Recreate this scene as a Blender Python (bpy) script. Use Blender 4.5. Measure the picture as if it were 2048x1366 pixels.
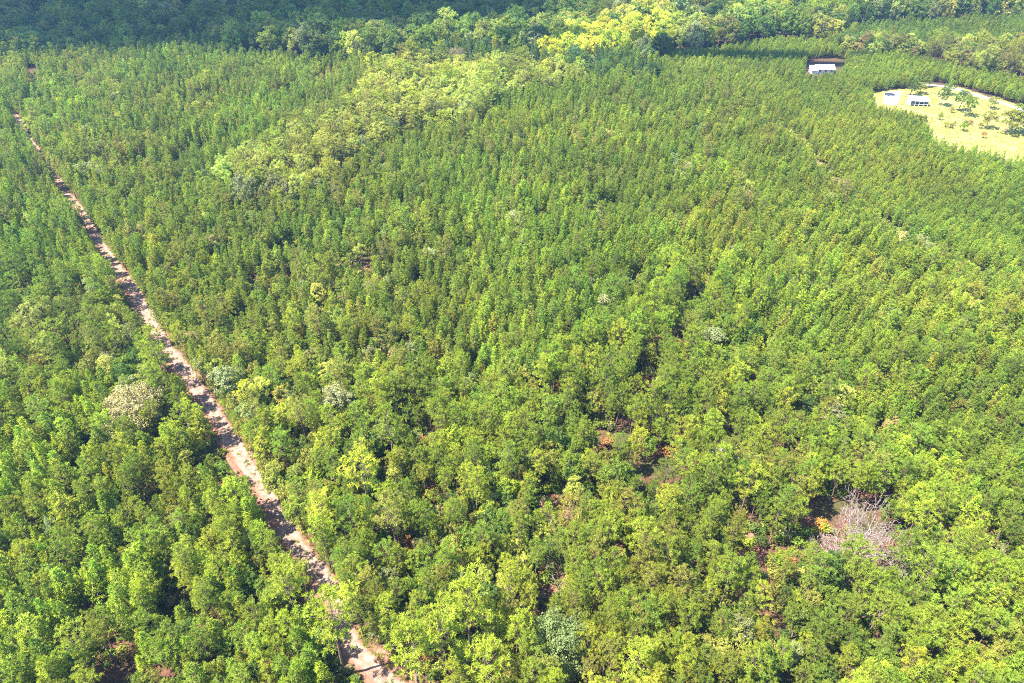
import bpy, math, random
import numpy as np
from mathutils import Vector, Matrix

for o in list(bpy.data.objects):
    bpy.data.objects.remove(o)
scene = bpy.context.scene
COL = scene.collection
RNG = np.random.default_rng(7)
random.seed(7)

# ------------------------------------------------------------------ camera, sky, sun, exposure
CAM_H, FOC, PITCH = 115.0, 1365.0, math.radians(37.7)      # metres, pixels of a 2048 wide frame, radians below the horizon
cam_data = bpy.data.cameras.new('camera')
cam = bpy.data.objects.new('camera', cam_data)
COL.objects.link(cam)
cam.location = (0, 0, CAM_H)
cam.rotation_euler = (math.pi / 2 - PITCH, 0, 0)
cam_data.sensor_width = 36.0
cam_data.lens = 36.0 * FOC / 2048.0
cam_data.clip_start = 0.5
cam_data.clip_end = 9000
scene.camera = cam

SUN_EL, SUN_AZ = math.radians(60), math.radians(254)        # the sun stands to the left of the view
SUN_DIR = Vector((math.sin(SUN_AZ) * math.cos(SUN_EL), math.cos(SUN_AZ) * math.cos(SUN_EL), math.sin(SUN_EL)))
world = bpy.data.worlds.new('World')
scene.world = world
world.use_nodes = True
wn, wl = world.node_tree.nodes, world.node_tree.links
wn.clear()
sky = wn.new('ShaderNodeTexSky')
sky.sky_type = 'NISHITA'
sky.sun_disc = False
sky.sun_elevation = SUN_EL
sky.sun_rotation = SUN_AZ
sky.air_density = 1.0
sky.dust_density = 0.1
sky.ozone_density = 2.5
bg = wn.new('ShaderNodeBackground')
bg.inputs['Strength'].default_value = 0.13
wo = wn.new('ShaderNodeOutputWorld')
wl.new(sky.outputs[0], bg.inputs[0])
wl.new(bg.outputs[0], wo.inputs[0])

sun_data = bpy.data.lights.new('sun', 'SUN')
sun_data.energy = 5.0
sun_data.angle = math.radians(0.5)
sun_data.color = (1.0, 0.94, 0.79)
sun = bpy.data.objects.new('sun', sun_data)
COL.objects.link(sun)
sun.location = SUN_DIR * 2000
sun.rotation_euler = (-SUN_DIR).to_track_quat('-Z', 'Y').to_euler()

scene.view_settings.view_transform = 'Standard'
scene.view_settings.look = 'None'
scene.view_settings.gamma = 1.0
scene.view_settings.use_curve_mapping = False
scene.view_settings.exposure = 2.15
scene.render.engine = 'CYCLES'
scene.cycles.use_denoising = False
scene.cycles.filter_width = 1.0
scene.cycles.max_bounces = 6
scene.cycles.diffuse_bounces = 3
scene.cycles.transmission_bounces = 4
scene.cycles.transparent_max_bounces = 4
scene.cycles.volume_bounces = 0
scene.cycles.sample_clamp_indirect = 4.0

# ------------------------------------------------------------------ helpers
def sstep(a, b, x):
    t = np.clip((np.asarray(x, float) - a) / (b - a), 0, 1)
    return t * t * (3 - 2 * t)

def terrain(x, y):
    """Flat country near the camera; beyond the stream the land climbs slowly to a wooded hill on the left."""
    x = np.asarray(x, float); y = np.asarray(y, float)
    d = np.maximum(0, y - 450)
    return 0.13 * d * d / (d + 40) * (1 - sstep(40, 260, x)) + 0.02 * d * sstep(40, 260, x)

def at(u, v, dz=0.0):
    """The place on the land (lifted by dz) that shows at picture position u, v of the 2048 x 1366 photograph."""
    a, b = (u - 1024) / FOC, (v - 683) / FOC
    d = np.array([a, math.cos(PITCH) - b * math.sin(PITCH), -math.sin(PITCH) - b * math.cos(PITCH)])
    lo, hi = 10.0, 1500.0
    for _ in range(50):
        m = (lo + hi) / 2
        if CAM_H + d[2] * m > terrain(d[0] * m, d[1] * m) + dz:
            lo = m
        else:
            hi = m
    return np.array([d[0] * lo, d[1] * lo])

def project(x, y, z):
    yc = y * math.cos(PITCH) - (z - CAM_H) * math.sin(PITCH)          # depth along the view axis
    vc = -y * math.sin(PITCH) - (z - CAM_H) * math.cos(PITCH)
    return 1024 + FOC * x / yc, 683 + FOC * vc / yc, yc

def poly(pts, dz=0.0):
    return np.array([at(u, v, dz) for u, v in pts])

def inside(P, x, y):
    x = np.asarray(x); y = np.asarray(y)
    r = np.zeros(x.shape, bool)
    n = len(P)
    for i in range(n):
        x0, y0 = P[i]; x1, y1 = P[(i + 1) % n]
        c = (y0 > y) != (y1 > y)
        with np.errstate(divide='ignore', invalid='ignore'):
            xi = (x1 - x0) * (y - y0) / (y1 - y0 + 1e-12) + x0
        r ^= c & (x < xi)
    return r

def line_dist(L, x, y):
    """Distance to a polyline and the signed side (positive to the right of its direction)."""
    best = np.full(np.shape(x), 1e9); side = np.zeros(np.shape(x)); along = np.zeros(np.shape(x))
    acc = 0.0
    for i in range(len(L) - 1):
        a, b = L[i], L[i + 1]
        d = b - a; ln = math.hypot(*d) + 1e-9
        t = np.clip(((x - a[0]) * d[0] + (y - a[1]) * d[1]) / ln ** 2, 0, 1)
        qx, qy = x - a[0] - t * d[0], y - a[1] - t * d[1]
        dd = np.hypot(qx, qy)
        m = dd < best
        best = np.where(m, dd, best)
        side = np.where(m, np.sign(d[1] * qx - d[0] * qy), side)
        along = np.where(m, acc + t * ln, along)
        acc += ln
    return best, side, along

_perm = np.random.default_rng(3).random((64, 64))
def vnoise(x, y, s, k=0):
    x = np.asarray(x) / s + 17.3 * k + 100; y = np.asarray(y) / s + 9.1 * k + 100
    xi, yi = np.floor(x).astype(int), np.floor(y).astype(int)
    fx, fy = x - xi, y - yi
    fx = fx * fx * (3 - 2 * fx); fy = fy * fy * (3 - 2 * fy)
    g = lambda i, j: _perm[i % 64, j % 64]
    return (g(xi, yi) * (1 - fx) + g(xi + 1, yi) * fx) * (1 - fy) + (g(xi, yi + 1) * (1 - fx) + g(xi + 1, yi + 1) * fx) * fy

def smooth_line(P, n=12):
    P = np.array(P, float); out = []
    Q = np.vstack([2 * P[0] - P[1], P, 2 * P[-1] - P[-2]])
    for i in range(1, len(Q) - 2):
        p0, p1, p2, p3 = Q[i - 1], Q[i], Q[i + 1], Q[i + 2]
        for k in range(n):
            t = k / n
            out.append(0.5 * (2 * p1 + (p2 - p0) * t + (2 * p0 - 5 * p1 + 4 * p2 - p3) * t * t + (3 * p1 - p0 - 3 * p2 + p3) * t ** 3))
    out.append(P[-1])
    return np.array(out)

def mesh_from(name, verts, faces, mats, mat_idx=None, smooth=False):
    me = bpy.data.meshes.new(name)
    me.from_pydata([tuple(v) for v in verts], [], [tuple(f) for f in faces])
    for m in mats:
        me.materials.append(m)
    if mat_idx is not None:
        me.polygons.foreach_set('material_index', np.asarray(mat_idx, np.int32))
    if smooth:
        me.polygons.foreach_set('use_smooth', np.ones(len(me.polygons), bool))
    me.update()
    return me

def link(name, me, parent=None, loc=None, **props):
    o = bpy.data.objects.new(name, me)
    COL.objects.link(o)
    if parent is not None:
        o.parent = parent
    if loc is not None:
        o.location = loc
    for k, v in props.items():
        o[k] = v
    return o

# ------------------------------------------------------------------ materials
def new_mat(name):
    m = bpy.data.materials.new(name)
    m.use_nodes = True
    nt = m.node_tree
    nt.nodes.clear()
    out = nt.nodes.new('ShaderNodeOutputMaterial')
    return m, nt, out

def N(nt, kind, **kw):
    n = nt.nodes.new(kind)
    for k, v in kw.items():
        if isinstance(k, str) and hasattr(n, k):
            setattr(n, k, v)
    return n

def ramp(nt, fac, stops):
    r = nt.nodes.new('ShaderNodeValToRGB')
    e = r.color_ramp.elements
    while len(e) < len(stops):
        e.new(0.5)
    for i, (p, c) in enumerate(stops):
        e[i].position = p
        e[i].color = (*c, 1)
    nt.links.new(fac, r.inputs[0])
    return r.outputs[0]

def mixc(nt, fac, a, b, mode='MIX'):
    m = nt.nodes.new('ShaderNodeMix')
    m.data_type = 'RGBA'
    m.blend_type = mode
    for sock, val in ((m.inputs[0], fac), (m.inputs[6], a), (m.inputs[7], b)):
        if hasattr(val, 'links'):
            nt.links.new(val, sock)
        elif isinstance(val, (int, float)):
            sock.default_value = val
        else:
            sock.default_value = (*val, 1)
    return m.outputs[2]

def noise(nt, scale, detail=3, rough=0.55, coord='Object', vec=None):
    n = nt.nodes.new('ShaderNodeTexNoise')
    n.inputs['Scale'].default_value = scale
    n.inputs['Detail'].default_value = detail
    n.inputs['Roughness'].default_value = rough
    if vec is None:
        tc = nt.nodes.new('ShaderNodeTexCoord')
        vec = tc.outputs[coord]
    nt.links.new(vec, n.inputs['Vector'])
    return n.outputs['Fac']

def leaf_material(name, translucent=0.3, rough=0.5, spec=0.25, bronze=(0.16, 0.095, 0.03), bronze_amt=0.25):
    """Leaf colour comes from each tree's own tint; every leaf clump varies a little round it."""
    m, nt, out = new_mat(name)
    tint = nt.nodes.new('ShaderNodeAttribute'); tint.attribute_type = 'INSTANCER'; tint.attribute_name = 'tint'
    var = nt.nodes.new('ShaderNodeAttribute'); var.attribute_type = 'GEOMETRY'; var.attribute_name = 'leaf'
    sep = nt.nodes.new('ShaderNodeSeparateColor')
    nt.links.new(var.outputs['Color'], sep.inputs[0])
    bright = nt.nodes.new('ShaderNodeMapRange')
    bright.inputs['To Min'].default_value = 1.22; bright.inputs['To Max'].default_value = 1.95
    nt.links.new(sep.outputs[0], bright.inputs['Value'])
    comb = nt.nodes.new('ShaderNodeCombineColor')
    for i in range(3):
        nt.links.new(bright.outputs[0], comb.inputs[i])
    c = mixc(nt, 1.0, tint.outputs['Color'], comb.outputs[0], 'MULTIPLY')
    br = nt.nodes.new('ShaderNodeMapRange')
    br.inputs['From Min'].default_value = 0.72; br.inputs['From Max'].default_value = 1.0
    br.inputs['To Min'].default_value = 0.0; br.inputs['To Max'].default_value = bronze_amt
    nt.links.new(sep.outputs[1], br.inputs['Value'])
    c = mixc(nt, br.outputs[0], c, bronze)
    p = nt.nodes.new('ShaderNodeBsdfPrincipled')
    p.inputs['Roughness'].default_value = rough
    p.inputs['Specular IOR Level'].default_value = spec
    nt.links.new(c, p.inputs['Base Color'])
    t = nt.nodes.new('ShaderNodeBsdfTranslucent')
    tc = mixc(nt, 1.0, c, (1.15, 1.2, 0.6), 'MULTIPLY')
    nt.links.new(tc, t.inputs['Color'])
    mx = nt.nodes.new('ShaderNodeMixShader')
    mx.inputs[0].default_value = translucent
    nt.links.new(p.outputs[0], mx.inputs[1]); nt.links.new(t.outputs[0], mx.inputs[2])
    nt.links.new(mx.outputs[0], out.inputs[0])
    return m

def plain(name, stops, scale=1.0, rough=0.85, detail=4, spec=0.2, bump=0.0, coord='Object'):
    m, nt, out = new_mat(name)
    n = noise(nt, scale, detail, 0.6, coord)
    c = ramp(nt, n, stops)
    p = nt.nodes.new('ShaderNodeBsdfPrincipled')
    p.inputs['Roughness'].default_value = rough
    p.inputs['Specular IOR Level'].default_value = spec
    nt.links.new(c, p.inputs['Base Color'])
    if bump:
        b = nt.nodes.new('ShaderNodeBump')
        b.inputs['Strength'].default_value = bump
        b.inputs['Distance'].default_value = 0.1
        nt.links.new(n, b.inputs['Height'])
        nt.links.new(b.outputs[0], p.inputs['Normal'])
    nt.links.new(p.outputs[0], out.inputs[0])
    return m

M_NEEDLE = leaf_material('pine_needles', 0.42, 0.55, 0.16)
M_LEAF = leaf_material('broad_leaves', 0.42, 0.5, 0.2, bronze=(0.2, 0.13, 0.03))
M_BARK = plain('pine_bark', [(0.3, (0.11, 0.075, 0.055)), (0.7, (0.27, 0.19, 0.14))], 3.0)
M_BARK2 = plain('grey_bark', [(0.3, (0.14, 0.12, 0.10)), (0.7, (0.30, 0.26, 0.22))], 3.0)
M_DEAD = plain('bleached_wood', [(0.3, (0.27, 0.20, 0.19)), (0.7, (0.40, 0.32, 0.31))], 2.0)
M_WHITE = plain('white_metal', [(0.3, (0.74, 0.75, 0.76)), (0.7, (0.82, 0.82, 0.82))], 0.8, rough=0.4, spec=0.5)
M_SIDING = plain('pale_siding', [(0.3, (0.5, 0.5, 0.52)), (0.7, (0.6, 0.6, 0.6))], 0.8, rough=0.6)
M_GALV = plain('galvanised_roof', [(0.3, (0.55, 0.57, 0.62)), (0.7, (0.68, 0.7, 0.74))], 0.6, rough=0.4, spec=0.5)
M_DARKGLASS = plain('dark_glass', [(0.3, (0.03, 0.035, 0.05)), (0.7, (0.05, 0.06, 0.08))], 0.5, rough=0.1, spec=0.5)
M_DOOR = plain('dark_door', [(0.3, (0.07, 0.06, 0.08)), (0.7, (0.1, 0.08, 0.1))], 0.5)

M_CLOUD, cnt, cout = new_mat('cloud_vapour')
c1 = cnt.nodes.new('ShaderNodeBsdfDiffuse'); c1.inputs[0].default_value = (0.9, 0.9, 0.9, 1)
c2 = cnt.nodes.new('ShaderNodeBsdfTranslucent'); c2.inputs[0].default_value = (0.9, 0.9, 0.92, 1)
c3 = cnt.nodes.new('ShaderNodeMixShader'); c3.inputs[0].default_value = 0.45
cnt.links.new(c1.outputs[0], c3.inputs[1]); cnt.links.new(c2.outputs[0], c3.inputs[2]); cnt.links.new(c3.outputs[0], cout.inputs[0])

# forest floor
def floor_material():
    m, nt, out = new_mat('forest_floor')
    n1 = noise(nt, 0.09, 4, 0.6); n2 = noise(nt, 1.3, 5, 0.7)
    litter = ramp(nt, n2, [(0.3, (0.05, 0.024, 0.017)), (0.55, (0.115, 0.055, 0.038)), (0.8, (0.18, 0.10, 0.07))])
    green = ramp(nt, n2, [(0.3, (0.03, 0.032, 0.012)), (0.7, (0.09, 0.075, 0.032))])
    f = ramp(nt, n1, [(0.42, (0, 0, 0)), (0.58, (1, 1, 1))])
    c = mixc(nt, f, litter, green)
    p = nt.nodes.new('ShaderNodeBsdfPrincipled'); p.inputs['Roughness'].default_value = 0.95
    p.inputs['Specular IOR Level'].default_value = 0.1
    nt.links.new(c, p.inputs['Base Color'])
    b = nt.nodes.new('ShaderNodeBump'); b.inputs['Strength'].default_value = 0.8; b.inputs['Distance'].default_value = 0.25
    nt.links.new(n2, b.inputs['Height']); nt.links.new(b.outputs[0], p.inputs['Normal'])
    nt.links.new(p.outputs[0], out.inputs[0])
    return m
M_FLOOR = floor_material()

def track_material():
    """Pale sand in the wheel ruts, redder clay on the shoulders, blown pine straw in patches (across = UV x)."""
    m, nt, out = new_mat('sandy_track')
    uv = nt.nodes.new('ShaderNodeUVMap')
    sep = nt.nodes.new('ShaderNodeSeparateXYZ'); nt.links.new(uv.outputs[0], sep.inputs[0])
    n1 = noise(nt, 0.9, 5, 0.65); n2 = noise(nt, 0.16, 3, 0.55); n3 = noise(nt, 3.5, 3, 0.7)
    sand = ramp(nt, n1, [(0.3, (0.16, 0.088, 0.068)), (0.5, (0.25, 0.16, 0.13)), (0.7, (0.32, 0.235, 0.2))])
    clay = ramp(nt, n1, [(0.3, (0.13, 0.06, 0.042)), (0.7, (0.26, 0.135, 0.092))])
    add = nt.nodes.new('ShaderNodeMath'); add.operation = 'MULTIPLY_ADD'
    nt.links.new(n2, add.inputs[0]); add.inputs[1].default_value = 0.5
    nt.links.new(sep.outputs[0], add.inputs[2])
    shoulder = ramp(nt, add.outputs[0], [(0.30, (1, 1, 1)), (0.42, (0, 0, 0)), (0.86, (0, 0, 0)), (1.0, (1, 1, 1))])
    c = mixc(nt, shoulder, sand, clay)
    strip = ramp(nt, sep.outputs[0], [(0.38, (0, 0, 0)), (0.5, (0.55, 0.55, 0.55)), (0.62, (0, 0, 0))])
    straw = mixc(nt, 1.0, strip, ramp(nt, n3, [(0.4, (0, 0, 0)), (0.6, (1, 1, 1))]), 'MULTIPLY')
    c = mixc(nt, straw, c, (0.17, 0.105, 0.06))
    p = nt.nodes.new('ShaderNodeBsdfPrincipled'); p.inputs['Roughness'].default_value = 0.95
    p.inputs['Specular IOR Level'].default_value = 0.1
    nt.links.new(c, p.inputs['Base Color'])
    b = nt.nodes.new('ShaderNodeBump'); b.inputs['Strength'].default_value = 0.7; b.inputs['Distance'].default_value = 0.15
    nt.links.new(n1, b.inputs['Height']); nt.links.new(b.outputs[0], p.inputs['Normal'])
    nt.links.new(p.outputs[0], out.inputs[0])
    return m
M_TRACK = track_material()
M_SAND = plain('pale_gravel', [(0.3, (0.20, 0.18, 0.185)), (0.7, (0.31, 0.285, 0.285))], 0.6)
M_CLAY = plain('red_clay', [(0.3, (0.11, 0.05, 0.036)), (0.55, (0.20, 0.098, 0.07)), (0.8, (0.29, 0.185, 0.145))], 0.7, bump=0.6)

def field_material():
    m, nt, out = new_mat('dry_meadow')
    n1 = noise(nt, 0.08, 5, 0.65); n2 = noise(nt, 1.6, 4, 0.7)
    a = ramp(nt, n1, [(0.35, (0.15, 0.165, 0.03)), (0.48, (0.24, 0.235, 0.05)), (0.58, (0.27, 0.24, 0.09)), (0.68, (0.29, 0.22, 0.13))])
    c = mixc(nt, 0.35, a, ramp(nt, n2, [(0.3, (0.15, 0.145, 0.035)), (0.7, (0.36, 0.33, 0.15))]))
    p = nt.nodes.new('ShaderNodeBsdfPrincipled'); p.inputs['Roughness'].default_value = 0.95
    p.inputs['Specular IOR Level'].default_value = 0.1
    nt.links.new(c, p.inputs['Base Color'])
    b = nt.nodes.new('ShaderNodeBump'); b.inputs['Strength'].default_value = 0.8; b.inputs['Distance'].default_value = 0.3
    nt.links.new(n2, b.inputs['Height']); nt.links.new(b.outputs[0], p.inputs['Normal'])
    nt.links.new(p.outputs[0], out.inputs[0])
    return m
M_FIELD = field_material()

# ------------------------------------------------------------------ the land
gx = np.concatenate([[-4000, -2500, -1500, -1000, -750], np.arange(-600, 601, 12), [750, 1000, 1500, 2500, 4000]])
gy = np.concatenate([[-1500, -800, -300], np.arange(-100, 1001, 12), [1200, 1600, 2500, 4000, 7000]])
X, Y = np.meshgrid(gx, gy)
Zt = terrain(X, np.minimum(Y, 1300))
nv = len(gx)
gv = np.stack([X.ravel(), Y.ravel(), Zt.ravel()], 1)
gf = [(j * nv + i, j * nv + i + 1, (j + 1) * nv + i + 1, (j + 1) * nv + i) for j in range(len(gy) - 1) for i in range(nv - 1)]
link('ground', mesh_from('ground', gv, gf, [M_FLOOR], smooth=True), kind='structure')

TRACK_PX = [(-120, 90), (5, 205), (45, 256), (78, 305), (110, 350), (140, 395), (170, 440), (203, 490), (233, 535), (262, 582), (290, 630),
            (320, 680), (348, 722), (375, 755), (407, 797), (440, 850), (473, 908), (508, 955), (536, 1003), (560, 1050),
            (594, 1095), (634, 1150), (668, 1205), (690, 1255), (708, 1295), (752, 1345), (815, 1395), (890, 1440), (980, 1480)]
TRACK = smooth_line([at(u, v) for u, v in TRACK_PX], 10)
TRACK[:, 0] += 1.3 * (vnoise(TRACK[:, 1], TRACK[:, 1] * 0, 13, 61) - 0.5)

def ribbon(name, line, half_l, half_r, mat, z, profile=None, kind='structure', wob=0.5, seed=1, nacross=8, taper=None):
    """A road sheet along a line with ragged edges; UV x runs across it."""
    L = np.array(line); n = len(L)
    d = np.gradient(L, axis=0); d /= np.linalg.norm(d, axis=1)[:, None]
    nr = np.stack([d[:, 1], -d[:, 0]], 1)
    s = np.concatenate([[0], np.cumsum(np.linalg.norm(np.diff(L, axis=0), axis=1))])
    wl_ = half_l + wob * 2 * (vnoise(s, s * 0, 5.0, seed) - 0.5)
    wr_ = half_r + wob * 2 * (vnoise(s, s * 0, 4.0, seed + 5) - 0.5)
    vs, uvs, fs = [], [], []
    for i in range(n):
        for k in range(nacross + 1):
            t = k / nacross
            off = (-wl_[i] + t * (wl_[i] + wr_[i])) * (float(taper(L[i])) if taper else 1.0)
            p = L[i] + nr[i] * off
            h = profile(t) if profile else 0.0
            vs.append((p[0], p[1], float(terrain(p[0], p[1])) + z + h)); uvs.append((t, s[i]))
    w = nacross + 1
    for i in range(n - 1):
        for k in range(nacross):
            fs.append((i * w + k, i * w + k + 1, (i + 1) * w + k + 1, (i + 1) * w + k))
    me = mesh_from(name, vs, fs, [mat], smooth=True)
    ul = me.uv_layers.new(name='UVMap')
    for lp in me.loops:
        ul.data[lp.index].uv = uvs[lp.vertex_index]
    return link(name, me, kind=kind)

def rut(t):
    return 0.10 - 0.08 * (math.exp(-((t - 0.33) / 0.09) ** 2) + math.exp(-((t - 0.67) / 0.09) ** 2)) - 0.09 * (abs(t - 0.5) * 2) ** 6
ribbon('dirt_track', TRACK, 2.3, 2.6, M_TRACK, 0.03, rut, nacross=16, taper=lambda p: 1 - 0.4 * sstep(150, 270, p[1]))

def sheet(name, pts, mat, z, dz=0.0, rag=0.8, step=2.5, props=None):
    """A flat sheet of ground with a ragged outline."""
    P = np.array(pts, float); out = []
    for i in range(len(P)):
        a, b = P[i], P[(i + 1) % len(P)]
        k = max(1, int(np.linalg.norm(b - a) / step))
        for j in range(k):
            q = a + (b - a) * j / k
            out.append(q + rag * RNG.uniform(-1, 1, 2))
    vs = [(q[0], q[1], float(terrain(q[0], q[1])) + z) for q in out]
    return link(name, mesh_from(name, vs, [tuple(range(len(vs)))[::-1]] if area2(out) < 0 else [tuple(range(len(vs)))], [mat]), **(props or dict(kind='structure')))
def area2(p):
    p = np.array(p); x, y = p[:, 0], p[:, 1]
    return float(np.sum(x * np.roll(y, -1) - y * np.roll(x, -1)))

FIELD = np.vstack([poly([(1740, 186), (1790, 179), (1850, 177), (1900, 171), (1940, 181), (1985, 195), (2060, 217), (2130, 240)]),
                   poly([(2130, 325), (2060, 308), (2010, 298), (1955, 284), (1905, 277), (1872, 264), (1862, 240), (1850, 220), (1815, 210), (1780, 204), (1750, 194)], 8.5)])
sheet('meadow', FIELD, M_FIELD, 0.02, rag=1.6)
ROAD2 = smooth_line([at(u, v) for u, v in [(1838, 168), (1880, 172), (1905, 176), (1945, 188), (1985, 200), (2030, 215), (2090, 236), (2160, 262)]], 8)
ribbon('gravel_road', ROAD2, 1.7, 1.7, M_SAND, 0.05, seed=9)
YARD = np.vstack([poly([(1766, 185), (1796, 181), (1804, 184)]), poly([(1798, 200), (1785, 198), (1770, 194)], 3.0)])
sheet('gravel_yard', YARD, M_SAND, 0.04, rag=0.5)
FARFIELD = poly([(1972, 24), (1992, 19), (2022, 20), (2060, 25), (2060, 34), (2005, 31)])
sheet('far_meadow', FARFIELD, M_FIELD, 0.03)
FARGAP = poly([(1888, 2), (1912, 2), (1920, 16), (1905, 18)])
sheet('bare_ground', FARGAP, M_SAND, 0.03)
HOUSE_YARD = np.vstack([poly([(1606, 128), (1622, 121), (1640, 117), (1682, 118), (1696, 126)]), poly([(1682, 140), (1640, 143), (1614, 146)], 7.0)])
sheet('house_yard', HOUSE_YARD, M_FLOOR, 0.03)
BEND = poly([(716, 1296), (745, 1288), (790, 1310), (830, 1335), (850, 1385), (800, 1400), (735, 1345)])
sheet('bare_clay_bank', BEND, M_CLAY, 0.02, rag=0.5, step=1.2)

for (u, v, a, b, m, nm) in [(1500, 1095, 3.6, 3.6, M_CLAY, 'bare_clay_patch'), (1105, 1168, 3.2, 3.0, M_CLAY, 'bare_clay_patch'), (1452, 905, 2.8, 2.4, M_SAND, 'sandy_patch'), (705, 527, 8, 3, M_CLAY, 'bare_clay_patch'),
                           (1970, 536, 6, 3.2, M_CLAY, 'bare_clay_patch'), (1110, 1015, 3, 3.5, M_CLAY, 'bare_clay_patch'), (860, 1025, 3, 3, M_CLAY, 'bare_clay_patch'), (880, 1075, 1.8, 2.4, M_SAND, 'sandy_patch')]:
    c_ = at(u, v); ag = np.linspace(0, 6.283, 26, endpoint=False)
    q_ = 0.75 + 0.5 * vnoise(ag * 2, ag * 0 + u, 1.0, 4)
    sheet(nm, np.column_stack([c_[0] + a * q_ * np.cos(ag), c_[1] + b * q_ * np.sin(ag)]), m, 0.012, rag=0.2, step=1.0)

BEND_CLEAR = np.vstack([poly([(712, 1290), (745, 1286), (790, 1306), (836, 1332)]), poly([(850, 1385), (840, 1420), (770, 1420), (728, 1345)], 8.0)])

# ------------------------------------------------------------------ tree prototypes
class Soup:
    """Loose leaf triangles with a colour value for every leaf clump."""
    def __init__(s):
        s.t, s.c = [], []
    def clump(s, c, r, n, up=0.4, out=None, width=0.3, rng=RNG, curl=0.0):
        """A needle tuft: n blades springing from c, length about r."""
        d = rng.normal(size=(n, 3)); d[:, 2] += up
        if out is not None:
            d += np.asarray(out) * 0.7
        d /= np.linalg.norm(d, axis=1)[:, None]
        q = np.cross(d, np.array([0, 0, 1.0]) + rng.normal(size=(n, 3)) * 0.45); q /= np.linalg.norm(q, axis=1)[:, None] + 1e-9
        ln = r * rng.uniform(0.75, 1.2, n)[:, None]
        w = r * width * rng.uniform(0.7, 1.2, n)[:, None]
        c = np.asarray(c) + rng.normal(size=(n, 3)) * r * 0.12
        tri = np.stack([c + d * ln * 0.15 - q * w, c + d * ln * 0.15 + q * w, c + d * ln], 1)
        s.t.append(tri)
        k = rng.random(2)
        s.c.append(np.stack([np.clip(k[0] + rng.normal(0, 0.12, n), 0, 1), np.full(n, k[1]), np.zeros(n)], 1))
    def leaves(s, c, r, n, size, nrm, rng=RNG, flat=0.7):
        """A spray of broad leaves filling a small ball round c, facing roughly along nrm."""
        p = rng.normal(size=(n, 3)); p /= np.linalg.norm(p, axis=1)[:, None]
        p = np.asarray(c) + p * r * rng.random(n)[:, None] ** 0.5
        nn = np.asarray(nrm) * flat + rng.normal(size=(n, 3)) * 0.55 + np.array([0, 0, 0.25]); nn /= np.linalg.norm(nn, axis=1)[:, None]
        a = np.cross(nn, rng.normal(size=(n, 3))); a /= np.linalg.norm(a, axis=1)[:, None] + 1e-9
        b = np.cross(nn, a)
        z = size * rng.uniform(0.7, 1.3, n)[:, None]
        tri = np.stack([p - a * z * 0.6 - b * z * 0.35, p + a * z * 0.6 - b * z * 0.35, p + b * z * 0.8], 1)
        s.t.append(tri)
        k = rng.random(2)
        s.c.append(np.stack([np.clip(k[0] + rng.normal(0, 0.15, n), 0, 1), np.full(n, k[1]), np.zeros(n)], 1))
    def arrays(s):
        return np.concatenate(s.t), np.concatenate(s.c)

class Tubes:
    def __init__(s):
        s.v, s.f = [], []
    def tube(s, pts, rad, n=5):
        pts = np.array(pts, float); b = len(s.v)
        for i, p in enumerate(pts):
            d = pts[min(i + 1, len(pts) - 1)] - pts[max(i - 1, 0)]
            d /= np.linalg.norm(d) + 1e-9
            a = np.cross(d, (0.31, 0.93, 0.17)); a /= np.linalg.norm(a) + 1e-9
            c = np.cross(d, a)
            for k in range(n):
                th = 2 * math.pi * k / n
                s.v.append(p + rad[i] * (a * math.cos(th) + c * math.sin(th)))
        for i in range(len(pts) - 1):
            for k in range(n):
                s.f.append((b + i * n + k, b + i * n + (k + 1) % n, b + (i + 1) * n + (k + 1) % n, b + (i + 1) * n + k))
        s.f.append(tuple(b + k for k in range(n))[::-1])
        s.f.append(tuple(b + (len(pts) - 1) * n + k for k in range(n)))

def soup_mesh(name, soup, mat, tubes=None, bark=None):
    """Crown mesh, with the wood in a second material slot when given."""
    T, C = soup.arrays()
    v = T.reshape(-1, 3); nt_ = len(T)
    verts = v; starts = np.arange(nt_) * 3; loops = np.arange(nt_ * 3); totals = np.full(nt_, 3)
    col = np.concatenate([np.repeat(C, 3, axis=0), np.ones((nt_ * 3, 1))], 1)
    midx = np.zeros(nt_, np.int32)
    if tubes is not None:
        tv = np.array(tubes.v); off = len(verts)
        verts = np.concatenate([verts, tv])
        ll = [i + off for f in tubes.f for i in f]; tt = [len(f) for f in tubes.f]
        starts = np.concatenate([starts, len(loops) + np.concatenate([[0], np.cumsum(tt)[:-1]])])
        loops = np.concatenate([loops, ll]); totals = np.concatenate([totals, tt])
        col = np.concatenate([col, np.ones((len(tv), 4)) * 0.5])
        midx = np.concatenate([midx, np.ones(len(tt), np.int32)])
    me = bpy.data.meshes.new(name)
    me.vertices.add(len(verts)); me.vertices.foreach_set('co', verts.astype(np.float32).ravel())
    me.loops.add(len(loops)); me.loops.foreach_set('vertex_index', loops.astype(np.int32))
    me.polygons.add(len(starts)); me.polygons.foreach_set('loop_start', starts.astype(np.int32))
    me.materials.append(mat)
    if bark is not None:
        me.materials.append(bark)
    me.update(calc_edges=True)
    me.polygons.foreach_set('material_index', midx)
    ca = me.color_attributes.new('leaf', 'FLOAT_COLOR', 'POINT')
    ca.data.foreach_set('color', col.astype(np.float32).ravel())
    me.validate()
    return me

def tube_mesh(name, tubes, mat):
    return mesh_from(name, tubes.v, tubes.f, [mat], smooth=True)

def trunk_line(h, lean, rng, n=6):
    ph = rng.uniform(0, 6.28)
    return [np.array([lean * (k / n) ** 1.5 * math.cos(ph) + (rng.normal(0, 0.05) * h / 12 if 0 < k < n else 0),
                      lean * (k / n) ** 1.5 * math.sin(ph) + (rng.normal(0, 0.05) * h / 12 if 0 < k < n else 0), h * k / n]) for k in range(n + 1)]

def on_line(L, t):
    x = t * (len(L) - 1); i = min(int(x), len(L) - 2); f = x - i
    return L[i] * (1 - f) + L[i + 1] * f

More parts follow.
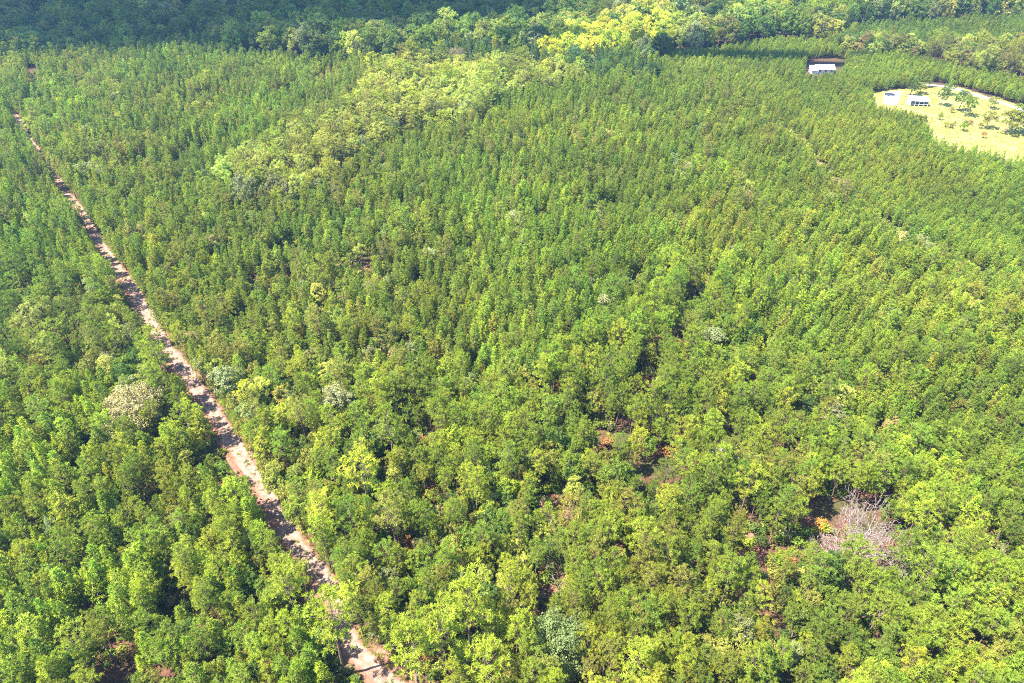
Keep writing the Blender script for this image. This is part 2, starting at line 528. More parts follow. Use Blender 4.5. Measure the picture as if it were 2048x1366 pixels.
def young_pine(rng):
    """Planted pine: whorls of upturned branches, pointed crown from a third of its height."""
    h, R = 11.0, 1.55
    blunt = rng.uniform(0.55, 1.0)
    L = trunk_line(h * 0.97, rng.uniform(0, 0.7), rng)
    tb, sp = Tubes(), Soup()
    tb.tube(L, [0.14 * (1 - 0.88 * k / (len(L) - 1)) for k in range(len(L))])
    b0 = rng.uniform(0.26, 0.36)
    z = b0
    while z < 0.985:
        f = (z - b0) / (1 - b0)
        rr = R * (0.55 + 0.45 * min(1, f / 0.22)) * (1 - f) ** blunt * rng.uniform(0.75, 1.2) + 0.12
        nb = 5 if f < 0.75 else 4
        a0 = rng.uniform(0, 6.28)
        base = on_line(L, z / 0.985)
        for k in range(nb):
            a = a0 + 6.283 * k / nb + rng.normal(0, 0.25)
            ln = rr * rng.uniform(0.7, 1.2)
            o = np.array([math.cos(a), math.sin(a), 0])
            tip = base + o * ln + np.array([0, 0, ln * rng.uniform(0.2, 0.55)])
            if ln > 0.7:
                tb.tube([base, (base + tip) / 2 - np.array([0, 0, 0.06]), tip], [0.035, 0.025, 0.012], 3)
                sp.clump(base + (tip - base) * 0.55, 0.38, 9, 0.55, o, 0.14, rng)
            sp.clump(tip, 0.46, 16, 0.8, o * 0.6, 0.16, rng)
        z += rng.uniform(0.044, 0.066)
    sp.clump(L[-1] + np.array([0, 0, 0.15]), 0.5, 12, 1.5, None, 0.2, rng)
    return sp, tb

def pine(rng, h=18.0, R=2.9, b0=0.5, nb=34):
    """Grown pine: bare lower trunk, uneven crown of clumped needle tufts on spreading limbs."""
    L = trunk_line(h * 0.97, rng.uniform(0.1, 0.8) * h / 18, rng, 8)
    tb, sp = Tubes(), Soup()
    r0 = 0.011 * h
    tb.tube(L, [r0 * (1 - 0.85 * k / (len(L) - 1)) for k in range(len(L))], 7)
    for _ in range(rng.integers(2, 6)):                              # dead snags below the crown
        z = rng.uniform(b0 * 0.55, b0); a = rng.uniform(0, 6.28); base = on_line(L, z)
        tb.tube([base, base + np.array([math.cos(a), math.sin(a), 0.1]) * rng.uniform(0.5, 1.3)], [0.03, 0.01], 3)
    lop = rng.uniform(0, 6.28)
    for i in range(nb):
        f = (i + rng.uniform(0, 1)) / nb
        z = b0 + (1 - b0) * f
        base = on_line(L, min(z, 1.0))
        env = (math.sin(math.pi * (0.16 + 0.80 * f)) ** 0.75)
        a = i * 2.399 + rng.normal(0, 0.5)
        ln = R * env * rng.uniform(0.55, 1.15) * (1 + 0.22 * math.cos(a - lop))
        o = np.array([math.cos(a), math.sin(a), 0])
        rise = rng.uniform(0.05, 0.35) + 0.5 * f
        tip = base + o * ln + np.array([0, 0, ln * rise])
        mid = base + (tip - base) * 0.5 - np.array([0, 0, 0.1 * ln])
        tb.tube([base, mid, tip], [0.06 * (1.2 - f), 0.04 * (1.2 - f), 0.015], 3)
        m = 2 + int(ln > 1.0) + int(ln > 1.7) + int(ln > 2.5)
        for k in range(m):
            g = 1 - 0.62 * k / m
            c = base + (tip - base) * g + rng.normal(size=3) * np.array([0.42, 0.42, 0.2]) * (1 if k else 0.25) * R / 2.9
            sp.clump(c, rng.uniform(0.38, 0.62) * (R / 2.9) ** 0.4, 22, 0.8, o * 0.4, 0.11, rng)
    for k in range(4):
        sp.clump(L[-1] + rng.normal(size=3) * 0.25, 0.55, 16, 1.2, None, 0.2, rng)
    return sp, tb

def broadleaf(rng, h=13.0, R=3.0, b0=0.28, lobes=13, per=15, leaf=0.20, nl=26):
    """Broad-leaved tree: branching trunk, crown of several uneven leafy lobes with gaps between."""
    tb, sp = Tubes(), Soup()
    L = trunk_line(h * 0.72, rng.uniform(0.1, 0.6), rng)
    tb.tube(L, [0.016 * h * (1 - 0.8 * k / (len(L) - 1)) for k in range(len(L))], 7)
    zc, zr = h * (b0 + 1) / 2, h * (1 - b0) / 2
    for i in range(lobes):
        u = 1 - 1.75 * (i + 0.5) / lobes
        a = i * 2.399 + rng.normal(0, 0.35)
        s = math.sqrt(max(0, 1 - u * u))
        q = np.array([math.cos(a) * s * R * 0.62, math.sin(a) * s * R * 0.62, zc + u * zr * 0.66])
        q += rng.normal(size=3) * R * 0.08
        lr = R * rng.uniform(0.36, 0.52)
        st = on_line(L, min(0.98, max(0.3, (q[2] - lr) / (h * 0.72) * 0.85)))
        tb.tube([st, (st + q) / 2 + np.array([0, 0, 0.2]), q], [0.09, 0.06, 0.02], 4)
        ctr = np.array([0, 0, zc])
        for k in range(per):
            d = rng.normal(size=3); d[2] += 0.35
            d += (q - ctr) / (np.linalg.norm(q - ctr) + 1e-6) * 0.6
            d /= np.linalg.norm(d)
            c = q + d * lr * np.array([1, 1, 0.85]) * rng.uniform(0.7, 1.12)
            sp.leaves(c, lr * rng.uniform(0.24, 0.4), nl, leaf, d, rng)
    return sp, tb

def shrub(rng, R=1.0, n=22):
    sp, tb = Soup(), Tubes()
    for k in range(6):
        a = rng.uniform(0, 6.28); l = rng.uniform(0.4, 0.8) * R
        tb.tube([(0, 0, 0), (math.cos(a) * l * 0.5, math.sin(a) * l * 0.5, R * 0.6), (math.cos(a) * l, math.sin(a) * l, R * 1.1)], [0.04, 0.03, 0.01], 3)
    for k in range(n):
        d = rng.normal(size=3); d[2] = abs(d[2]) + 0.2; d /= np.linalg.norm(d)
        c = np.array([0, 0, 0.5 * R]) + d * R * rng.uniform(0.45, 1.0)
        sp.leaves(c, 0.32 * R, 13, 0.17 * R ** 0.5, d, rng)
    return sp, tb

def tussock(rng):
    sp = Soup()
    for k in range(5):
        sp.clump((rng.normal(0, 0.3), rng.normal(0, 0.3), 0.02), 0.55, 12, 1.6, None, 0.12, rng)
    return sp, None

KIND = {}
def register(kind, n, fn, leafmat, bark, h0, r0):
    V = []
    for i in range(n):
        rng = np.random.default_rng(hash(kind) % 1000 + 31 * i if False else sum(map(ord, kind)) * 7 + 31 * i)
        sp, tb = fn(rng)
        full = bpy.data.objects.new(kind + '_source', soup_mesh(kind + '_full', sp, leafmat, tb, bark if tb else None))
        V.append(dict(full=full, crown=soup_mesh(kind + '_crown', sp, leafmat), trunk=tube_mesh(kind + '_trunk', tb, bark) if tb else None))
    KIND[kind] = dict(v=V, h0=h0, r0=r0)

register('plantation_pine', 10, young_pine, M_NEEDLE, M_BARK, 11.0, 1.55)
register('pine_tree', 9, lambda r: pine(r, 18, 2.9, r.uniform(0.42, 0.58), 36), M_NEEDLE, M_BARK, 18.0, 2.9)
register('broadleaf_tree', 8, lambda r: broadleaf(r, 13, 3.0, r.uniform(0.2, 0.34)), M_LEAF, M_BARK2, 13.0, 3.0)
register('oak_tree', 3, lambda r: broadleaf(r, 13, 6.0, r.uniform(0.08, 0.16), 34, 20, 0.27, 22), M_LEAF, M_BARK2, 13.0, 6.0)
register('shrub', 4, lambda r: shrub(r), M_LEAF, M_BARK2, 1.6, 1.0)
register('tussock', 3, tussock, M_NEEDLE, None, 0.6, 0.5)

# ------------------------------------------------------------------ where the woods stand
def P8(pts):
    return poly(pts, 8.0)
Z = {}
Z['hill'] = P8([(-200, 130), (0, 112), (120, 98), (250, 80), (430, 64), (650, 70), (830, 68), (1000, 58), (1180, 46), (1290, 24), (1330, -30), (1330, -90), (-300, -90)])
Z['yellow'] = P8([(1075, 114), (1105, 84), (1165, 62), (1262, 52), (1300, 66), (1300, 108), (1240, 122), (1180, 120), (1130, 122)])
Z['river'] = P8([(430, 64), (650, 70), (830, 68), (1000, 58), (1180, 46), (1290, 24), (1330, -30), (1330, -90), (2300, -90), (2300, 28), (2048, 24), (1960, 26), (1860, 34), (1705, 40),
                 (1690, 74), (1640, 66), (1560, 62), (1430, 82), (1330, 92), (1310, 118), (1180, 116), (1060, 108), (960, 100), (800, 106), (740, 122), (690, 116), (620, 108), (520, 100), (440, 96)])
Z['darkpine'] = P8([(800, 106), (960, 100), (1060, 108), (1180, 116), (1310, 120), (1315, 152), (1220, 160), (1100, 142), (960, 132), (900, 126), (830, 126)])
Z['pale'] = P8([(425, 372), (445, 335), (500, 296), (580, 262), (650, 228), (720, 176), (760, 145), (830, 128), (960, 132), (1140, 146), (1180, 162), (1090, 176), (1010, 196), (930, 236), (850, 256), (760, 296), (700, 340), (640, 366), (560, 396), (480, 400)])
Z['farfine'] = P8([(1692, 74), (1705, 40), (1860, 34), (1960, 26), (2200, 30), (2200, 90), (2048, 84), (1900, 84), (1800, 82)])
Z['brown'] = P8([(1660, 66), (1692, 74), (1800, 82), (1900, 84), (2048, 84), (2200, 90), (2200, 190), (2048, 150), (1960, 132), (1880, 110), (1780, 96), (1700, 90)])
Z['fine'] = P8([(1310, 118), (1330, 92), (1430, 82), (1560, 62), (1640, 66), (1700, 90), (1780, 96), (1880, 110), (1960, 132), (2048, 150), (2250, 200), (2250, 620), (2048, 560), (1930, 520), (1830, 468),
                (1740, 420), (1690, 372), (1650, 330), (1600, 272), (1540, 230), (1470, 190), (1400, 150)])
Z['mixed'] = P8([(470, 770), (620, 740), (800, 770), (930, 760), (1060, 730), (1220, 650), (1350, 520), (1470, 520), (1520, 640), (1640, 700), (1720, 810), (1790, 900), (1830, 1040), (1850, 1180), (1800, 1300),
                 (1780, 1600), (700, 1600), (700, 1300), (640, 1150), (520, 960)])
Z['rightpine'] = P8([(1720, 810), (1790, 900), (1830, 1040), (1850, 1180), (1800, 1300), (1780, 1600), (2700, 1600), (2500, 700), (2200, 620), (2048, 640), (1850, 660), (1700, 740)])
Z['leftwood'] = P8([(-150, 560), (60, 545), (180, 560), (250, 620), (330, 700), (350, 800), (200, 760), (60, 760), (-250, 760)])
Z['leftpine'] = P8([(-400, 760), (60, 760), (200, 760), (350, 800), (420, 860), (520, 1000), (640, 1180), (720, 1320), (900, 1600), (-900, 1600)])

ORDER = ['hill', 'yellow', 'river', 'darkpine', 'pale', 'farfine', 'brown', 'fine', 'leftwood', 'leftpine', 'rightpine', 'mixed']
G = {  # leaf colours of the kinds of trees in each wood
    'fresh': (0.136, 0.180, 0.018), 'mid': (0.104, 0.150, 0.018), 'deep': (0.064, 0.106, 0.018), 'lime': (0.182, 0.216, 0.019), 'olive': (0.158, 0.164, 0.030),
    'pale': (0.232, 0.255, 0.050), 'gold': (0.31, 0.32, 0.04), 'yellow': (0.28, 0.30, 0.028), 'grey': (0.150, 0.172, 0.070), 'blue': (0.048, 0.092, 0.034), 'tan': (0.235, 0.205, 0.098),
    'rust': (0.21, 0.105, 0.040), 'bronze': (0.17, 0.135, 0.05)}
# zone: spacing, [(kind, weight, radius, height, {colour: weight})]
ZONES = {
    'plant': (2.45, [('plantation_pine', 0.88, 1.5, 9.6, {'fresh': 5, 'mid': 3.6, 'lime': 1.6, 'olive': 1}), ('pine_tree', 0.07, 1.9, 12, {'fresh': 2, 'lime': 1, 'olive': 1}), ('broadleaf_tree', 0.08, 1.8, 8.0, {'olive': 2, 'grey': 2, 'pale': 1.5, 'mid': 2, 'tan': .5})]),
    'fine': (1.75, [('plantation_pine', 0.985, 1.12, 6.2, {'fresh': 5, 'mid': 1.5, 'lime': 1.6}), ('broadleaf_tree', 0.015, 1.4, 6.5, {'olive': 1, 'mid': 1})]),
    'farfine': (2.3, [('plantation_pine', 1, 1.35, 8.5, {'mid': 5, 'deep': 1, 'fresh': 2})]),
    'brown': (5.0, [('broadleaf_tree', 0.6, 3.0, 12, {'olive': 3, 'bronze': 3.5, 'deep': 2.5, 'pale': 3, 'mid': 1}), ('pine_tree', 0.4, 2.7, 14, {'lime': 2, 'olive': 3})]),
    'hill': (6.0, [('broadleaf_tree', 0.6, 3.8, 14, {'mid': 3, 'deep': 3, 'olive': 2, 'grey': 1, 'pale': .4}), ('pine_tree', 0.4, 3.2, 16, {'mid': 2, 'fresh': 1})]),
    'river': (7.4, [('broadleaf_tree', 1, 4.9, 19, {'mid': 3, 'deep': 4, 'olive': 2, 'pale': 2.4, 'lime': 2, 'grey': 1, 'yellow': .4})]),
    'yellow': (5.2, [('broadleaf_tree', 1, 3.8, 17, {'gold': 1.2, 'yellow': 3, 'lime': 3.5})]),
    'darkpine': (3.4, [('plantation_pine', 0.75, 1.9, 14, {'deep': 3, 'mid': 2, 'blue': 2}), ('broadleaf_tree', 0.25, 2.8, 12, {'deep': 2, 'grey': 1, 'blue': 1})]),
    'pale': (4.3, [('pine_tree', 0.5, 2.8, 15, {'pale': 4, 'lime': 2, 'olive': 1}), ('broadleaf_tree', 0.5, 2.8, 12.5, {'pale': 4, 'lime': 1, 'olive': 2, 'grey': 1})]),
    'leftwood': (3.4, [('broadleaf_tree', 0.42, 2.2, 10, {'mid': 3, 'deep': 2, 'olive': 2, 'pale': 1, 'grey': .7}), ('pine_tree', 0.58, 2.0, 12.5, {'fresh': 2, 'pale': .7, 'mid': 2})]),
    'leftpine': (2.45, [('plantation_pine', 0.56, 1.6, 10, {'fresh': 4, 'lime': 4, 'mid': 1.5}), ('pine_tree', 0.28, 1.75, 11, {'fresh': 4, 'lime': 4, 'mid': 1}), ('broadleaf_tree', 0.16, 1.45, 7.5, {'olive': 2, 'grey': .6, 'deep': 1, 'lime': 1, 'mid': 3})]),  # more lime: leaf colour brightened in place of light on this backlit side
    'rightpine': (2.5, [('pine_tree', 0.42, 1.75, 11.5, {'fresh': 5, 'lime': 2, 'mid': 2}), ('plantation_pine', 0.46, 1.6, 10.5, {'fresh': 4, 'lime': 1.5, 'mid': 1}), ('broadleaf_tree', 0.12, 1.5, 7.5, {'olive': 2, 'mid': 2, 'bronze': .6})]),
    'mixed': (2.75, [('pine_tree', 0.66, 1.95, 12.5, {'fresh': 5, 'lime': 2.4, 'mid': 3, 'yellow': .1, 'olive': .7}), ('broadleaf_tree', 0.34, 1.8, 8.8, {'olive': 2, 'mid': 3, 'deep': 2, 'lime': 1.4, 'grey': .7, 'pale': .7})]),
}
def zone_of(x, y):
    wx = x + 9 * (vnoise(x, y, 18, 1) - 0.5) * np.clip(y / 250, 0.4, 1.2)
    wy = y + 14 * (vnoise(x, y, 18, 2) - 0.5) * np.clip(y / 250, 0.4, 1.2)
    z = np.full(x.shape, 'plant', dtype='U12')
    done = np.zeros(x.shape, bool)
    for k in ORDER:
        m = inside(Z[k], wx, wy) & ~done
        z[m] = k; done |= m
    return z

# openings in the canopy: (u, v, radius in metres along x, along y), seen on the ground
GAPS = [(at(u, v, 4.0), a, max(b, 3.6)) for u, v, a, b in [
    (1110, 1012, 3.2, 4.5), (1285, 985, 1.5, 4.0), (1292, 940, 1.4, 3.6), (1320, 920, 1.8, 2.5), (1545, 1235, 2.4, 6.0), (1535, 1180, 2.0, 3.0), (1130, 1345, 1.8, 4.5), (1105, 1165, 3.0, 2.6), (1095, 1180, 2.5, 3), (1500, 1095, 3.4, 4.0), (1490, 1070, 2.4, 3), (1450, 905, 3.0, 2.2),
    (1400, 560, 2.0, 9), (1385, 610, 2.0, 6), (1355, 690, 2.0, 6), (1300, 770, 2.4, 7), (1275, 800, 2.2, 5), (1200, 890, 2.0, 4), (860, 1020, 3.0, 3.0), (845, 880, 2.2, 3), (1690, 670, 3.0, 2.6), (1545, 690, 2.5, 4), (1510, 650, 2.2, 4),
    (1970, 535, 5.0, 2.6), (700, 530, 7, 2.6), (740, 522, 5, 2.4), (560, 495, 4, 6), (600, 485, 4, 4), (480, 640, 3, 3), (1970, 1085, 2, 2.6), (1735, 1060, 6, 4), (1690, 1075, 5, 3.5), (1660, 1080, 3, 3), (1880, 1100, 2, 2.4),
    (420, 205, 9, 3), (395, 208, 5, 4), (585, 185, 4, 8), (640, 158, 6, 8), (675, 140, 7, 5), (480, 262, 5, 3), (385, 300, 7, 4), (330, 325, 8, 4), (280, 330, 6, 4), (45, 270, 5, 7), (185, 1250, 2.0, 5), (250, 1345, 3, 2), (345, 1180, 2, 3.5),
    (110, 650, 3, 4), (25, 720, 3, 5), (15, 600, 4, 4), (290, 1010, 1.5, 1.5), (405, 920, 2.2, 2.4), (340, 855, 2.5, 2.0), (890, 480, 2, 2), (1215, 415, 4, 2), (1090, 445, 3, 2), (1610, 380, 3, 2), (1740, 175, 4, 4), (650, 620, 2, 2), (900, 610, 2, 3), (1280, 560, 2, 3), (1080, 1290, 2.0, 3.0)]]
FAR_EDGES = [([at(u, v, 3.0) for u, v in L], w) for L, w in (([(380, 210), (430, 195), (480, 160)], 1.9), ([(250, 345), (330, 330), (400, 300), (490, 262)], 1.9), ([(150, 165), (165, 172), (200, 180)], 1.9),
             ([(1440, 545), (1400, 600), (1350, 690), (1290, 790), (1230, 850)], 0.7), ([(560, 205), (600, 180), (650, 152), (700, 132), (740, 122)], 2.2), ([(62, 130), (75, 165), (58, 215), (48, 250)], 2.0),
             ([(1400, 152), (1470, 192), (1540, 232), (1600, 280), (1690, 380), (1760, 440), (1850, 490), (1960, 535)], 3.2))]

EXCL = []           # (x, y, radius): room kept free for trees that are placed one by one
SPECIAL = []        # dicts with kind, pos, r, h, colour, label
def special(kind, u, v, r, h, colour, label, name=None, rot=None, variant=None, clear=0.75):
    p = at(u, v)
    SPECIAL.append(dict(kind=kind, x=p[0], y=p[1], r=r, h=h, col=G[colour] if isinstance(colour, str) else colour, label=label, rot=rot, variant=variant, name=name or kind))
    EXCL.append((p[0], p[1], r * clear))

special('pine_tree', 692, 1352, 4.0, 24, 'lime', 'tallest pine at the bottom left of the track, long bare trunk leaning left')
special('pine_tree', 842, 1392, 4.0, 22, 'lime', 'tall lime green pine with bare trunk at bottom edge, right of the clay bank')
special('pine_tree', 892, 1352, 4.0, 22, 'lime', 'tall lime green pine, right-hand neighbour of the bare trunk at the clay bank')
special('pine_tree', 942, 1318, 4.2, 24, 'lime', 'tall pine with slim bare trunk showing, rear of the three bright bottom pines')
special('pine_tree', 798, 1118, 3.3, 20, 'olive', 'slender olive pine whose bare trunk shows right of the lower track')
special('pine_tree', 347, 800, 3.0, 23, 'lime', 'tall lone bright pine with bare trunk above the tan oak, beside the track')
special('pine_tree', 660, 1112, 3.0, 18, 'yellow', 'yellow pine at the right edge of the track, halfway up the lower stretch')
special('pine_tree', 744, 1036, 3.7, 20, 'yellow', 'yellowish open-crowned pine right of the track, bare trunk below it')
special('pine_tree', 678, 945, 2.8, 20, 'lime', 'narrow lime pine with tall column crown, right of the middle track')
special('pine_tree', 792, 940, 3.4, 19, 'fresh', 'round bright green pine between the narrow lime pine and a dark gap')
special('pine_tree', 975, 1408, 3.6, 19, 'lime', 'bright lime pine crown cut by the bottom edge, left of the grey-green oak')
special('pine_tree', 603, 1250, 3.2, 19, 'lime', 'lime pine left of the track, just above the tallest leaning pine')
special('pine_tree', 540, 905, 2.6, 19, 'olive', 'thin olive pine hugging the right edge of the middle track')
special('pine_tree', 620, 905, 2.6, 18, 'olive', 'olive pine with thin bare trunk, left neighbour of the narrow lime pine')
special('pine_tree', 1255, 1395, 3.4, 18, 'lime', 'lime pine at the bottom edge, right of the grey-green oak')
special('pine_tree', 1270, 1150, 3.2, 17, 'lime', 'big lime pine above the grey-green oak, lower middle of the forest')
special('pine_tree', 1672, 1190, 3.0, 16, 'fresh', 'round green pine directly below the left half of the dead grey tree')
special('pine_tree', 1818, 1210, 3.6, 17, 'fresh', 'broad green pine directly below the right end of the dead grey tree')
special('pine_tree', 1806, 1108, 3.2, 15, 'lime', 'round lime pine just right of the dead grey tree')
special('oak_tree', 1115, 1340, 4.8, 13, (0.125, 0.160, 0.055), 'large grey-green oak with round crown at the bottom middle', name='oak_tree')
special('oak_tree', 288, 862, 6.3, 12, 'tan', 'large tan-leaved oak with spreading round crown left of the track', name='oak_tree')
special('broadleaf_tree', 466, 808, 4.0, 12, 'grey', 'grey-green round tree at the right edge of the track, across from the tan oak')
special('broadleaf_tree', 684, 850, 3.8, 12, (0.19, 0.19, 0.09), 'pale straw-green round tree behind the narrow lime pine')
special('broadleaf_tree', 392, 705, 2.6, 7, (0.27, 0.19, 0.10), 'small straw-coloured tree right of the track, above the tan oak')
special('broadleaf_tree', 185, 372, 4.6, 10, 'grey', 'grey-green tree clump beside the far track, left one of two')
special('broadleaf_tree', 218, 372, 4.2, 9, 'grey', 'grey-green tree clump beside the far track, right one of two')
special('broadleaf_tree', 862, 540, 3.2, 8, (0.23, 0.25, 0.14), 'pale whitish round tree alone in the middle plantation')
special('broadleaf_tree', 1412, 735, 4.2, 13, 'grey', 'grey-green round tree at the dark gap line, right of centre')
special('broadleaf_tree', 1675, 398, 4.0, 8, (0.17, 0.12, 0.06), 'brownish round tree at the edge of the fine right-hand plantation')
special('broadleaf_tree', 1832, 498, 3.4, 5, (0.24, 0.22, 0.14), 'pale grey low tree in the fine right-hand plantation')
special('broadleaf_tree', 1495, 885, 2.6, 8, 'lime', 'small lime-leaved tree above the sandy patch right of centre')
special('shrub', 1338, 912, 2.1, 3, (0.36, 0.17, 0.04), 'orange-leaved shrub on the dark opening right of centre')
special('shrub', 1640, 1056, 1.5, 2.5, (0.36, 0.20, 0.04), 'small orange shrub at the left end of the dead grey tree')
special('oak_tree', 915, 148, 6.8, 13, (0.15, 0.135, 0.075), 'broad brown-green tree standing above the pale band of woods', name='oak_tree')
special('broadleaf_tree', 797, 118, 5.0, 15, (0.36, 0.27, 0.24), 'pinkish grey thin-leaved tree in the far tree line')
# the meadow's own trees
for (u, v, r, h, c, k, lab) in [
    (1880, 211, 2.6, 8.5, 'deep', 'broadleaf_tree', 'dark green tree on the meadow nearest the shed'), (1895, 190, 2.4, 7.5, 'mid', 'broadleaf_tree', 'green tree at the back of the meadow beside the gravel road'),
    (1916, 222, 3.0, 9.5, 'deep', 'broadleaf_tree', 'dark tree in the meadow middle, left of a touching pair'), (1930, 232, 2.8, 9.0, 'mid', 'broadleaf_tree', 'green tree in the meadow middle, right of a touching pair'),
    (1981, 217, 2.2, 5.5, 'olive', 'broadleaf_tree', 'low olive tree on the meadow near the gravel road'), (1971, 257, 2.9, 7.5, 'olive', 'broadleaf_tree', 'round olive tree at the near right of the meadow'),
    (2010, 268, 4.0, 10, 'olive', 'broadleaf_tree', 'big olive tree at right edge of the meadow, left of three'), (2030, 262, 4.2, 12, 'mid', 'broadleaf_tree', 'big green tree at right edge of the meadow, middle of three'),
    (2046, 272, 4.2, 11, 'olive', 'broadleaf_tree', 'big tree cut by the right edge of the picture, on the meadow'), (1771, 190, 2.3, 8, 'mid', 'plantation_pine', 'pointed pine standing alone on the gravel yard'),
    (1820, 192, 2.6, 9, 'deep', 'plantation_pine', 'dark pine between gravel yard and shed'), (1838, 187, 2.8, 5, 'olive', 'broadleaf_tree', 'olive thicket tree behind the shed')]:
    special(k, u, v, r * 1.15, h * 1.12, c, lab, clear=0.4)
for i, (u, v, r, h, c, lab) in enumerate([
    (1879, 240, 1.3, 4, 'fresh', 'small pointed green bush at the left edge of the meadow'), (1890, 254, 1.2, 3, 'lime', 'lime bush near the left corner of the meadow'),
    (1925, 262, 1.9, 5, 'mid', 'tallest green bush along the near side of the meadow'), (1938, 250, 1.3, 3, 'rust', 'rusty brown bush in the near half of the meadow'),
    (1901, 256, 1.4, 2.4, 'bronze', 'bronze bush on the near edge of the meadow'), (1958, 257, 1.2, 3, 'bronze', 'bronze bush left of the round olive meadow tree'),
    (1907, 252, 1.0, 2.5, 'olive', 'small olive bush between two meadow bushes'), (1966, 276, 1.4, 3.5, 'rust', 'rusty bush at the near right edge of the meadow'),
    (1902, 225, 1.4, 3.0, 'bronze', 'bronze bush left of the paired meadow trees')]):
    special('shrub', u, v, r, h, c, lab, clear=0.4)

DEAD_AT = at(1708, 1112)
EXCL += [(DEAD_AT[0], DEAD_AT[1] + 3, 7.5), (DEAD_AT[0] - 6, DEAD_AT[1] + 1, 4.0), (DEAD_AT[0] + 6, DEAD_AT[1] + 1, 4.0), (DEAD_AT[0], DEAD_AT[1] + 7, 4.5), (DEAD_AT[0], DEAD_AT[1] - 2, 5.0), (DEAD_AT[0] - 9, DEAD_AT[1] + 2, 3.5)]
SNAGS = [(at(1660, 1112), 8.5, 'smaller pinkish bare tree leaning against the left side of the dead grey tree'), (at(1533, 830), 7, 'bare grey snag right of centre, above the sandy patch'), (at(150, 655), 8, 'bare grey snag left of the track, among dark round trees'),
         (at(1395, 150), 9, 'bleached bare snag at the edge of the far plantation'), (at(1120, 1180), 5, 'thin bare snag over the red opening in the lower middle'), (at(1775, 1200), 6, 'thin bare snag below the dead grey tree')]
for p, h, _ in SNAGS:
    EXCL.append((p[0], p[1], 1.0))

def make_points(spacing, seed):
    rng = np.random.default_rng(seed)
    xs = np.arange(-470, 470, spacing); ys = np.arange(28, 720, spacing * 0.866)
    X, Y = np.meshgrid(xs, ys)
    X = X + (np.arange(len(ys)) % 2)[:, None] * spacing / 2
    x, y = X.ravel(), Y.ravel()
    x = x + rng.uniform(-0.47, 0.47, x.size) * spacing; y = y + rng.uniform(-0.47, 0.47, x.size) * spacing
    u, v, d = project(x, y, terrain(x, y) + 6)
    m = (d > 20) & (u > -170) & (u < 2218) & (v > -60) & (v < 1560)
    return x[m], y[m]

trees = {k: [] for k in KIND}     # rows: x, y, z, r, h, red, green, blue
for iz, (zn, (sp_, mix)) in enumerate(ZONES.items()):
    x, y = make_points(sp_, 100 + iz)
    m = zone_of(x, y) == zn
    x, y = x[m], y[m]
    rng = np.random.default_rng(500 + iz)
    keep = np.ones(len(x), bool)
    d, s, al = line_dist(TRACK, x, y)
    near = 1 - sstep(120, 270, y)
    edge = np.where(s > 0, 1.6 + 2.5 * near, 1.1 + 1.1 * near) + 1.5 * (vnoise(al, al * 0, 7, 3) - 0.5) * 2
    keep &= d > edge
    keep &= ~inside(FIELD, x, y) & ~inside(FARFIELD, x, y) & ~inside(HOUSE_YARD, x, y) & ~inside(YARD, x, y) & ~inside(BEND, x, y) & ~inside(BEND_CLEAR, x, y) & ~inside(FARGAP, x, y)
    keep &= line_dist(ROAD2, x, y)[0] > 4.5
    for (p, a, b) in GAPS:
        keep &= ((x - p[0]) / (a * 0.9 + 0.7)) ** 2 + ((y - p[1]) / (b + 1.2)) ** 2 > 1
    for (ex, ey, er) in EXCL:
        keep &= (x - ex) ** 2 + (y - ey) ** 2 > (er + 0.5) ** 2
    for L, lw in FAR_EDGES:
        keep &= line_dist(np.array(L), x, y)[0] > lw * (0.6 + 0.9 * vnoise(x, y, 7, 71))
    thin = vnoise(x, y, 6.5, 11) * 0.6 + vnoise(x, y, 16, 12) * 0.4               # small natural openings
    keep &= thin > {'mixed': 0.21, 'leftpine': 0.2, 'leftwood': 0.22, 'rightpine': 0.2, 'plant': 0.2}.get(zn, 0.12)
    x, y = x[keep], y[keep]
    n = len(x)
    w = np.array([q[1] for q in mix]); w = w / w.sum()
    clump = np.clip(rng.random(n) * 0.6 + 0.4 * sstep(0.25, 0.75, vnoise(x, y, 14, 20)), 0, 0.9999)
    ss = np.argsort(np.argsort(clump)) / max(n, 1)
    pick = np.searchsorted(np.cumsum(w), ss)
    vig = 0.74 + 0.30 * vnoise(x, y, 38, 30) + 0.22 * vnoise(x, y, 9, 31)
    if zn in ('fine', 'farfine'):
        vig = 0.9 + 0.2 * vnoise(x, y, 30, 32)
    tone = (0.84 + 0.32 * vnoise(x, y, 26, 33)) * (0.9 + 0.2 * vnoise(x, y, 8, 34))
    warm = 0.91 + 0.2 * vnoise(x, y, 45, 35)
    for i, (kind, _, r0, h0, cols) in enumerate(mix):
        q = pick == i
        k = int(q.sum())
        names = list(cols); cw = np.array([cols[c] for c in names], float); cw /= cw.sum()
        cs = np.clip(rng.random(k) * 0.7 + 0.3 * vnoise(x[q], y[q], 22, 40 + i), 0, 0.9999)
        cs = np.argsort(np.argsort(cs)) / max(k, 1)
        base = np.array([G[c] for c in names])[np.searchsorted(np.cumsum(cw), cs).clip(0, len(names) - 1)] if k else np.zeros((0, 3))
        tint = base * rng.normal(1, 0.10, (k, 1)).clip(0.7, 1.35) * rng.normal(1, 0.05, (k, 3)).clip(0.85, 1.15) * tone[q][:, None]
        tint[:, 0] *= warm[q]
        sz = rng.normal(1, 0.19, k).clip(0.5, 1.5)
        if kind != 'plantation_pine':
            sz = rng.normal(1, 0.2, k).clip(0.55, 1.55)
        r = r0 * sz * rng.normal(1, 0.08, k).clip(0.8, 1.2)
        h = h0 * vig[q] * (0.35 + 0.65 * sz) * rng.normal(1, 0.06, k).clip(0.8, 1.2)
        trees[kind].append(np.column_stack([x[q], y[q], terrain(x[q], y[q]), r, h, tint]))

